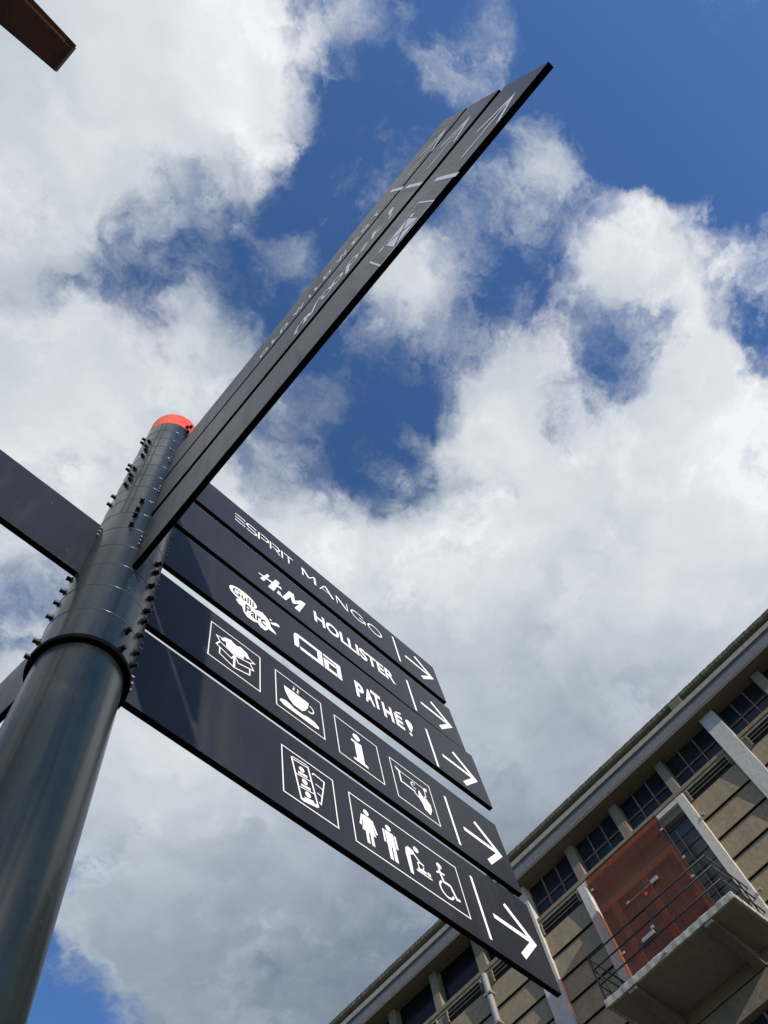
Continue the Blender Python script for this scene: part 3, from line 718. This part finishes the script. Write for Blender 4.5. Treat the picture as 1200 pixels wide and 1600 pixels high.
DR = (1, 0); NR = (0, -1)
DR3 = (1, -.0105); NR3 = (-.0105, -1)          # the middle panel is bolted on slightly askew
UE = 1.898
rows = [(1.765, 2.132), (2.180, 2.550), (2.632, 2.990), (3.047, 3.400), (3.462, 3.818)]
P1 = panel(DR, NR, *rows[0], .121, UE, 'lowest right panel, photo booth and toilet pictograms')
P2 = panel(DR, NR, *rows[1], .121, UE, 'second right panel from the bottom, parcel, cup, information and cash pictograms')
P3 = panel(DR3, NR3, *rows[2], .121, UE, 'middle right panel with three white logos')
P4 = panel(DR, NR, *rows[3], .121, UE, 'fourth right panel from the bottom, HOLLISTER lettering')
P5 = panel(DR, NR, *rows[4], .121, UE, 'topmost right panel with MANGO lettering')
ZC = [1.930, 2.340, 2.770, 3.195, 3.640]
for F, zc in zip((P1, P2, P3, P4, P5), ZC): arrow_right(F, zc)
WH = M['white']

# ---- row 1: photo booth pictogram
mb = MB(); frame(P1, mb, .668, .885, 1.834, 2.047, .0045)
P1m = mb.build('pictogram', WH, P1.parent, fix=False)
mb = MB()
A_, B_, C_, D_ = (.708, 2.018), (.776, 2.026), (.806, 1.868), (.738, 1.853)
ribbon(P1, mb, [A_, B_, C_, D_], .0065, True)
def lerp(p, q, t): return (p[0] + (q[0] - p[0]) * t, p[1] + (q[1] - p[1]) * t)
for i in range(3):
    t0 = .08 + .31 * i
    l0, r0 = lerp(A_, D_, t0 + .31), lerp(B_, C_, t0 + .31)
    if i < 2: ribbon(P1, mb, [l0, r0], .004)
    cl_, crr = lerp(A_, D_, t0 + .13), lerp(B_, C_, t0 + .13); mid = lerp(cl_, crr, .5); disc(P1, mb, mid[0], mid[1] + .003, .0115)
    b0, b1 = lerp(A_, D_, t0 + .24), lerp(B_, C_, t0 + .24)
    ribbon(P1, mb, [lerp(b0, b1, .22), lerp(b0, b1, .78)], .010)
ribbon(P1, mb, [lerp(A_, B_, .05), lerp(A_, B_, .95)], .015)
ribbon(P1, mb, [lerp(D_, C_, .05), lerp(D_, C_, .95)], .013)
ribbon(P1, mb, [(.793, 2.004), (.800, 2.012), (.845, 2.006), (.820, 1.888), (.812, 1.892)], .005)
for t in (.36, .68): ribbon(P1, mb, [lerp((.800, 2.01), (.812, 1.893), t), lerp((.843, 2.005), (.822, 1.888), t)], .004)
mb.build('photo_strip', WH, P1m, fix=False)
# ---- row 1: toilets, changing table, wheelchair
mb = MB(); frame(P1, mb, .957, 1.469, 1.832, 2.046, .0045)
P1t = mb.build('pictogram', WH, P1.parent, fix=False)
mb = MB()
def person(F, mb, u, z0, skirt):
    disc(F, mb, u, z0 + .143, .0125)
    if skirt:
        poly(F, mb, [(u - .016, z0 + .126), (u + .016, z0 + .126), (u + .030, z0 + .052), (u - .030, z0 + .052)])
        ribbon(F, mb, [(u - .0215, z0 + .122), (u - .036, z0 + .068)], .009); ribbon(F, mb, [(u + .0215, z0 + .122), (u + .036, z0 + .068)], .009)
        for k in (-1, 1): ribbon(F, mb, [(u + k * .010, z0 + .053), (u + k * .010, z0 + .004)], .0125)
    else:
        poly(F, mb, [(u - .019, z0 + .126), (u + .019, z0 + .126), (u + .019, z0 + .06), (u - .019, z0 + .06)])
        for k in (-1, 1):
            ribbon(F, mb, [(u + k * .0265, z0 + .124), (u + k * .0275, z0 + .066)], .009)
            ribbon(F, mb, [(u + k * .0105, z0 + .062), (u + k * .0105, z0 + .002)], .0155)
person(P1, mb, 1.027, 1.858, True); person(P1, mb, 1.128, 1.858, False)
mb.build('toilet_figures', WH, P1t, fix=False)
mb = MB(); u = 1.21
disc(P1, mb, 1.256, 1.990, .0125)
poly(P1, mb, [(1.196, 1.940), (1.200, 1.965), (1.214, 1.979), (1.240, 1.976), (1.243, 1.962), (1.218, 1.945), (1.214, 1.860), (1.200, 1.860)])
ribbon(P1, mb, [(1.236, 1.966), (1.262, 1.938), (1.280, 1.934)], .008)
ribbon(P1, mb, [(1.235, 1.893), (1.308, 1.893)], .006)
ribbon(P1, mb, [(1.244, 1.903), (1.284, 1.906)], .011); disc(P1, mb, 1.297, 1.908, .0085)
ribbon(P1, mb, [(1.252, 1.908), (1.248, 1.928), (1.258, 1.935)], .005); ribbon(P1, mb, [(1.268, 1.908), (1.276, 1.925)], .005)
mb.build('changing_table_figure', WH, P1t, fix=False)
mb = MB(); disc(P1, mb, 1.368, 1.990, .0125)
ribbon(P1, mb, [(1.362, 1.974), (1.371, 1.925), (1.404, 1.925), (1.420, 1.880), (1.438, 1.884)], .011)
ribbon(P1, mb, [(1.345, 1.950), (1.362, 1.962), (1.388, 1.962)], .007)
ribbon(P1, mb, arc(1.376, 1.893, .031, 120, 340, 18), .008)
mb.build('wheelchair_figure', WH, P1t, fix=False)

# ---- row 2: parcel with shirt, cup, i, cash machine
def pbox(F, u0, z0, name='pictogram'):
    mb = MB(); frame(F, mb, u0, u0 + .222, z0, z0 + .218, .0045); return mb.build(name, WH, F.parent, fix=False)
b1_ = pbox(P2, .359, 2.255); mb = MB()
ribbon(P2, mb, [(.404, 2.345), (.404, 2.308), (.467, 2.286), (.535, 2.308), (.535, 2.347)], .0055)
ribbon(P2, mb, [(.467, 2.288), (.467, 2.360)], .009)
ribbon(P2, mb, [(.388, 2.352), (.455, 2.330), (.467, 2.362), (.402, 2.382)], .0055, True)
ribbon(P2, mb, [(.552, 2.353), (.485, 2.330), (.467, 2.362), (.535, 2.384)], .0055, True)
ribbon(P2, mb, [(.402, 2.384), (.386, 2.408), (.408, 2.414)], .005); ribbon(P2, mb, [(.535, 2.386), (.556, 2.402), (.530, 2.412)], .005)
poly(P2, mb, [(.405, 2.405), (.420, 2.432), (.450, 2.446), (.462, 2.436), (.478, 2.436), (.490, 2.446), (.520, 2.436), (.535, 2.410), (.520, 2.398), (.512, 2.410), (.505, 2.380), (.467, 2.368), (.430, 2.380), (.426, 2.412), (.416, 2.400)])
mb.build('parcel_symbol', WH, b1_, fix=False)
b2_ = pbox(P2, .654, 2.253); mb = MB()
poly(P2, mb, [(.692, 2.408), (.812, 2.408), (.806, 2.375), (.792, 2.345), (.775, 2.326), (.735, 2.326), (.714, 2.345), (.698, 2.375)])
ribbon(P2, mb, arc(.812, 2.374, .021, -110, 80, 12), .006)
poly(P2, mb, [(.668, 2.292), (.675, 2.308), (.700, 2.318), (.722, 2.312), (.735, 2.306), (.775, 2.306), (.800, 2.314), (.830, 2.313), (.850, 2.300), (.852, 2.288), (.835, 2.281), (.690, 2.281)])
for k in (0, 1): ribbon(P2, mb, [(.742 + .020 * k, 2.418), (.736 + .02 * k, 2.426), (.745 + .02 * k, 2.437), (.739 + .02 * k, 2.447)], .0045)
mb.build('cup_symbol', WH, b2_, fix=False)
b3_ = pbox(P2, .944, 2.242); mb = MB(); disc(P2, mb, 1.052, 2.417, .0185)
poly(P2, mb, [(1.020, 2.387), (1.074, 2.387), (1.074, 2.281), (1.090, 2.278), (1.090, 2.266), (1.018, 2.266), (1.018, 2.278), (1.036, 2.281), (1.036, 2.374), (1.020, 2.374)])
mb.build('information_symbol', WH, b3_, fix=False)
b4_ = pbox(P2, 1.235, 2.236); mb = MB()
ribbon(P2, mb, [(1.262, 2.410), (1.428, 2.408)], .004)
poly(P2, mb, [(1.257, 2.424), (1.283, 2.413), (1.283, 2.400), (1.262, 2.408)]); poly(P2, mb, [(1.432, 2.420), (1.410, 2.410), (1.410, 2.398), (1.430, 2.400)])
ribbon(P2, mb, [(1.276, 2.400), (1.276, 2.348), (1.352, 2.346)], .009); ribbon(P2, mb, [(1.414, 2.398), (1.414, 2.360), (1.40, 2.352)], .005)
ribbon(P2, mb, [(1.362, 2.392), (1.350, 2.397), (1.338, 2.388), (1.338, 2.372), (1.350, 2.364), (1.362, 2.368)], .004); ribbon(P2, mb, [(1.333, 2.381), (1.352, 2.381)], .003)
poly(P2, mb, [(1.372, 2.362), (1.380, 2.374), (1.388, 2.358), (1.396, 2.345), (1.412, 2.350), (1.430, 2.330), (1.430, 2.300), (1.412, 2.262), (1.384, 2.275), (1.380, 2.300), (1.368, 2.318), (1.368, 2.345)])
ribbon(P2, mb, [(1.345, 2.338), (1.362, 2.326), (1.372, 2.332)], .007)
mb.build('cash_machine_symbol', WH, b4_, fix=False)

# ---- row 3: children's park logo, block logo, cinema lettering
mb = MB(); disc(P3, mb, .490, 2.832, .071, .047, 28)
poly(P3, mb, [(.470, 2.795), (.455, 2.766), (.470, 2.748), (.488, 2.745), (.495, 2.712), (.515, 2.692), (.545, 2.694), (.565, 2.708), (.580, 2.690), (.603, 2.690), (.620, 2.722), (.660, 2.724), (.655, 2.738), (.632, 2.757), (.628, 2.785), (.612, 2.806), (.590, 2.822), (.565, 2.812), (.555, 2.800), (.53, 2.80)])
poly(P3, mb, [(.630, 2.788), (.645, 2.805), (.662, 2.822), (.676, 2.822), (.680, 2.808), (.660, 2.795), (.640, 2.784)])
disc(P3, mb, .632, 2.812, .006)
gp = mb.build('park_logo', WH, P3.parent, fix=False)
P3b = Face(DR3, NR3, TH / 2 + .0006, P3.parent)
mb = MB(); text(P3b, mb, 'Gulli', .437, .545, 2.808, 2.856, .010); text(P3b, mb, 'Parc', .502, .606, 2.722, 2.788, .015)
mb.build('logo_lettering', M['panel'], gp, fix=False)
mb = MB()
def ring4(F, mb, outer, inner): F.flat(mb, outer + inner, [(i, (i + 1) % 4, 4 + (i + 1) % 4, 4 + i) for i in range(4)])
poly(P3, mb, [(.757, 2.757), (.757, 2.845), (.764, 2.862), (.778, 2.870), (.915, 2.870), (.915, 2.848), (.784, 2.848), (.784, 2.778), (.776, 2.757)])
poly(P3, mb, [(.790, 2.757), (.915, 2.757), (.915, 2.845), (.886, 2.845), (.886, 2.780), (.787, 2.780), (.787, 2.765)])
poly(P3, mb, [(.922, 2.870), (1.020, 2.870), (1.020, 2.757), (.995, 2.757), (.995, 2.850), (.922, 2.856)])
poly(P3, mb, [(.922, 2.757), (.992, 2.757), (.992, 2.780), (.948, 2.780), (.948, 2.822), (.992, 2.822), (.992, 2.840), (.922, 2.840)])
mb.build('block_logo', WH, P3.parent, fix=False)
mb = MB()
for ch, u0, u1, z0, z1 in (('P', 1.098, 1.148, 2.728, 2.845), ('A', 1.152, 1.206, 2.742, 2.852), ('T', 1.196, 1.254, 2.748, 2.868), ('H', 1.258, 1.318, 2.730, 2.840), ('E', 1.332, 1.382, 2.735, 2.828)):
    text(P3, mb, ch, u0, u1, z0, z1, .035, .0)
ribbon(P3, mb, [(1.345, 2.838), (1.382, 2.858)], .010)
poly(P3, mb, [(1.418, 2.765), (1.428, 2.765), (1.448, 2.815), (1.446, 2.838), (1.430, 2.850), (1.412, 2.845), (1.404, 2.826)])
disc(P3, mb, 1.418, 2.743, .010)
mb.build('lettering', WH, P3.parent, fix=False)

# ---- row 4
mb = MB()
z0, z1 = 3.135, 3.262
def slant(u, z): return (u + (z - z0) * .28, z)
def seg(F, mb, u0, za, u1, zb, w0, w1=None):
    w1 = w1 or w0
    poly(F, mb, [slant(u0 - w0 / 2, za), slant(u0 + w0 / 2, za), slant(u1 + w1 / 2, zb), slant(u1 - w1 / 2, zb)])
seg(P4, mb, .590, z0 + .018, .600, z1 - .004, .022, .014); seg(P4, mb, .648, z0 - .004, .652, z1 + .006, .034, .026)
ribbon(P4, mb, [(.575, 3.196), (.640, 3.205), (.712, 3.222)], [.008, .014, .020])
text(P4, mb, '&', .682, .716, 3.135, 3.172, .02)
poly(P4, mb, [slant(.712, z0), slant(.735, z0), slant(.745, z0 + .078), slant(.765, z0 + .030), slant(.777, z0 + .030), slant(.800, z0 + .078), slant(.788, z0 - .006), slant(.818, z0 - .010), slant(.826, z1 + .004), slant(.798, z1), slant(.772, z0 + .072), slant(.752, z1 + .004), slant(.724, z1)])
mb.build('logo_lettering', WH, P4.parent, fix=False)
mb = MB(); text(P4, mb, 'HOLLISTER', .912, 1.442, 3.166, 3.266, .028)
mb.build('lettering', WH, P4.parent, fix=False)

# ---- row 5
mb = MB(); z0, z1 = 3.604, 3.692; zm = (z0 + z1) / 2; w = .0095
for z in (z0 + .004, zm, z1 - .004): ribbon(P5, mb, [(.424, z), (.490, z)], w)
ribbon(P5, mb, [(.562, z1 - .010)] + [(.545, z1 - .004), (.515, z1 - .004), (.501, z1 - .014), (.501, zm + .012), (.512, zm), (.548, zm), (.562, zm - .012), (.562, z0 + .014), (.548, z0 + .004), (.515, z0 + .004), (.500, z0 + .012)], w)
ribbon(P5, mb, [(.578, z0), (.578, z1)], w); ribbon(P5, mb, [(.590, z1 - .004), (.628, z1 - .004), (.640, z1 - .016), (.640, zm + .008), (.628, zm - .004), (.590, zm - .004)], w)
ribbon(P5, mb, [(.655, z0), (.655, z1)], w); ribbon(P5, mb, [(.667, z1 - .004), (.702, z1 - .004), (.714, z1 - .016), (.714, zm + .008), (.702, zm - .002), (.667, zm - .002)], w); ribbon(P5, mb, [(.690, zm - .008), (.716, z0)], w)
ribbon(P5, mb, [(.732, z0), (.732, z1)], w); ribbon(P5, mb, [(.744, z1 - .004), (.808, z1 - .004)], w); ribbon(P5, mb, [(.776, z1 - .010), (.776, z0)], w)
ribbon(P5, mb, [(.872, z0), (.872, z1)], .010); ribbon(P5, mb, [(.876, z1 - .004), (.914, z0 + .020)], .016); ribbon(P5, mb, [(.914, z0 + .020), (.952, z1 - .004)], .006); ribbon(P5, mb, [(.957, z0), (.957, z1)], .014)
ribbon(P5, mb, [(.988, z0), (1.030, z1)], .006); ribbon(P5, mb, [(1.034, z1), (1.082, z0)], .016); ribbon(P5, mb, [(1.004, z0 + .028), (1.066, z0 + .028)], .006)
ribbon(P5, mb, [(1.112, z0), (1.112, z1)], .006); ribbon(P5, mb, [(1.114, z1 - .003), (1.184, z0 + .003)], .016); ribbon(P5, mb, [(1.188, z0), (1.188, z1)], .006)
ribbon(P5, mb, [(p[0], p[1]) for p in arc(1.268, zm, .050, 40, 330, 22, .041)], .010); ribbon(P5, mb, [(1.275, zm - .004), (1.316, zm - .004), (1.316, z0 + .008)], .008)
ribbon(P5, mb, arc(1.392, zm, .049, 0, 360, 28, .041)[:-1], .010, True)
mb.build('lettering', WH, P5.parent, fix=False)

# ---- the blade towards the upper right
DB = (-.0639, -.998); NBv = (-.998, .0639)
Q1 = panel(DB, NBv, 2.196, 2.575, .121, 1.900, 'lowest panel of the long blade, envelope pictogram and arrow')
Q2 = panel(DB, NBv, 2.640, 3.010, .121, 1.900, 'middle panel of the long blade with white script lettering')
Q3 = panel(DB, NBv, 3.050, 3.410, .121, 1.900, 'top panel of the long blade with OLD WILD WEST lettering')
for F, zc in ((Q1, 2.300), (Q2, 2.780), (Q3, 3.130)):
    mb = MB(); ribbon(F, mb, [(1.540, zc - .135), (1.540, zc + .135)], .015); mb.build('divider', WH, F.parent, fix=False)
    mb = MB(); poly(F, mb, [(1.605, zc - .008), (1.80, zc - .008), (1.822, zc), (1.80, zc + .008), (1.605, zc + .008)])
    ribbon(F, mb, [(1.705, zc + .098), (1.812, zc), (1.708, zc - .098)], .018); mb.build('arrow', WH, F.parent, fix=False)
mb = MB(); frame(Q1, mb, 1.237, 1.455, 2.185 + .005, 2.395, .006)
pb_ = mb.build('pictogram', WH, Q1.parent, fix=False)
mb = MB(); ribbon(Q1, mb, [(1.275, 2.372), (1.295, 2.372)], .022)
poly(Q1, mb, [(1.300, 2.365), (1.300, 2.215), (1.345, 2.285)]); poly(Q1, mb, [(1.306, 2.368), (1.398, 2.368), (1.352, 2.295)])
poly(Q1, mb, [(1.398, 2.215), (1.398, 2.360), (1.358, 2.285)]); poly(Q1, mb, [(1.306, 2.210), (1.394, 2.210), (1.352, 2.275)])
ribbon(Q1, mb, [(1.402, 2.340), (1.415, 2.340)], .04)
mb.build('envelope_symbol', WH, pb_, fix=False)
mb = MB(); zb = 2.715
S_ = lambda pts: [(u, z) for u, z in pts]
ribbon(Q2, mb, [(.925, 2.700), (.912, 2.730), (.935, 2.785), (.968, 2.800), (.975, 2.770), (.962, 2.715)], 0.014)
ribbon(Q2, mb, [(.962, 2.715), (.985, 2.790)], 0.023); ribbon(Q2, mb, [(.985, 2.790), (.998, 2.715)], 0.014); ribbon(Q2, mb, [(.998, 2.715), (1.030, 2.800), (1.062, 2.835)], 0.017)
ribbon(Q2, mb, arc(1.085, 2.770, .024, 0, 360, 18, .040)[:-1], 0.014, True); ribbon(Q2, mb, [(1.105, 2.790), (1.125, 2.800)], 0.010)
ribbon(Q2, mb, arc(1.142, 2.768, .024, 0, 360, 18, .038)[:-1], 0.014, True)
ribbon(Q2, mb, [(1.178, 2.675), (1.205, 2.800)], 0.019); ribbon(Q2, mb, arc(1.222, 2.765, .024, 0, 360, 16, .036)[:-1], 0.014, True)
ribbon(Q2, mb, [(1.262, 2.735), (1.300, 2.775)], 0.026); ribbon(Q2, mb, [(1.30, 2.80), (1.262, 2.79)], 0.009)
ribbon(Q2, mb, [(1.318, 2.725), (1.345, 2.815)], 0.017); ribbon(Q2, mb, [(1.330, 2.765), (1.372, 2.800)], 0.012); ribbon(Q2, mb, [(1.335, 2.765), (1.365, 2.725)], 0.013)
disc(Q2, mb, 1.410, 2.735, .012); poly(Q2, mb, [(1.414, 2.770), (1.426, 2.770), (1.450, 2.820), (1.450, 2.855), (1.430, 2.855), (1.420, 2.820)])
mb.build('script_lettering', WH, Q2.parent, fix=False)
mb = MB()
for ch, u0, u1 in (('O', .722, .775), ('L', .798, .834), ('D', .850, .900), ('W', .928, 1.000), ('I', 1.026, 1.036), ('L', 1.060, 1.096), ('D', 1.114, 1.160), ('W', 1.190, 1.256), ('E', 1.282, 1.320), ('S', 1.336, 1.380), ('T', 1.402, 1.444)):
    text(Q3, mb, ch, u0, u1, 3.092, 3.170, .035)
mb.build('lettering', WH, Q3.parent, fix=False)

# ---- left panel (the readable side is turned away) and the rear blade
L1 = panel((-1, 0), NR, 2.185, 2.560, .118, 1.9, 'single plain panel pointing left, chipped along its top edge')
mb = MB(); ch = random.Random(3)
for k in range(26):
    u = .16 + .45 * ch.random(); r = .0008 + .0012 * ch.random()
    disc(L1, mb, u, 2.560 - .001 - .003 * ch.random() if k < 20 else 2.25 + .25 * ch.random(), r, n=6)
for u, wd in ((.27, .05), (.42, .03), (.33, .02)): ribbon(L1, mb, [(u, 2.5585), (u + wd, 2.5590)], .0022)
mb.build('paint_chips', M['steel'], L1.parent, fix=False)
T1 = panel((-.026, .9997), (-.9997, -.026), 2.07, 2.44, .118, 1.9, 'rear panel behind the pole, only its corner in view')
mb = MB(); ribbon(T1, mb, [(.52, 2.30), (.60, 2.26)], .010); ribbon(T1, mb, [(.66, 2.33), (.72, 2.25)], .012); mb.build('arrow', WH, T1.parent, fix=False)

# welded lugs at the panel roots
for F, zl in ((P1, 1.84), (P1, 2.02), (P2, 2.26), (P2, 2.44), (P3, 2.72), (P3, 2.9), (P4, 3.1), (P5, 3.55)): stud(F, .128, zl)
for F, zl in ((Q1, 2.38), (Q2, 2.90), (Q3, 3.30)): stud(F, .122, zl)
stud(L1, .12, 2.50)
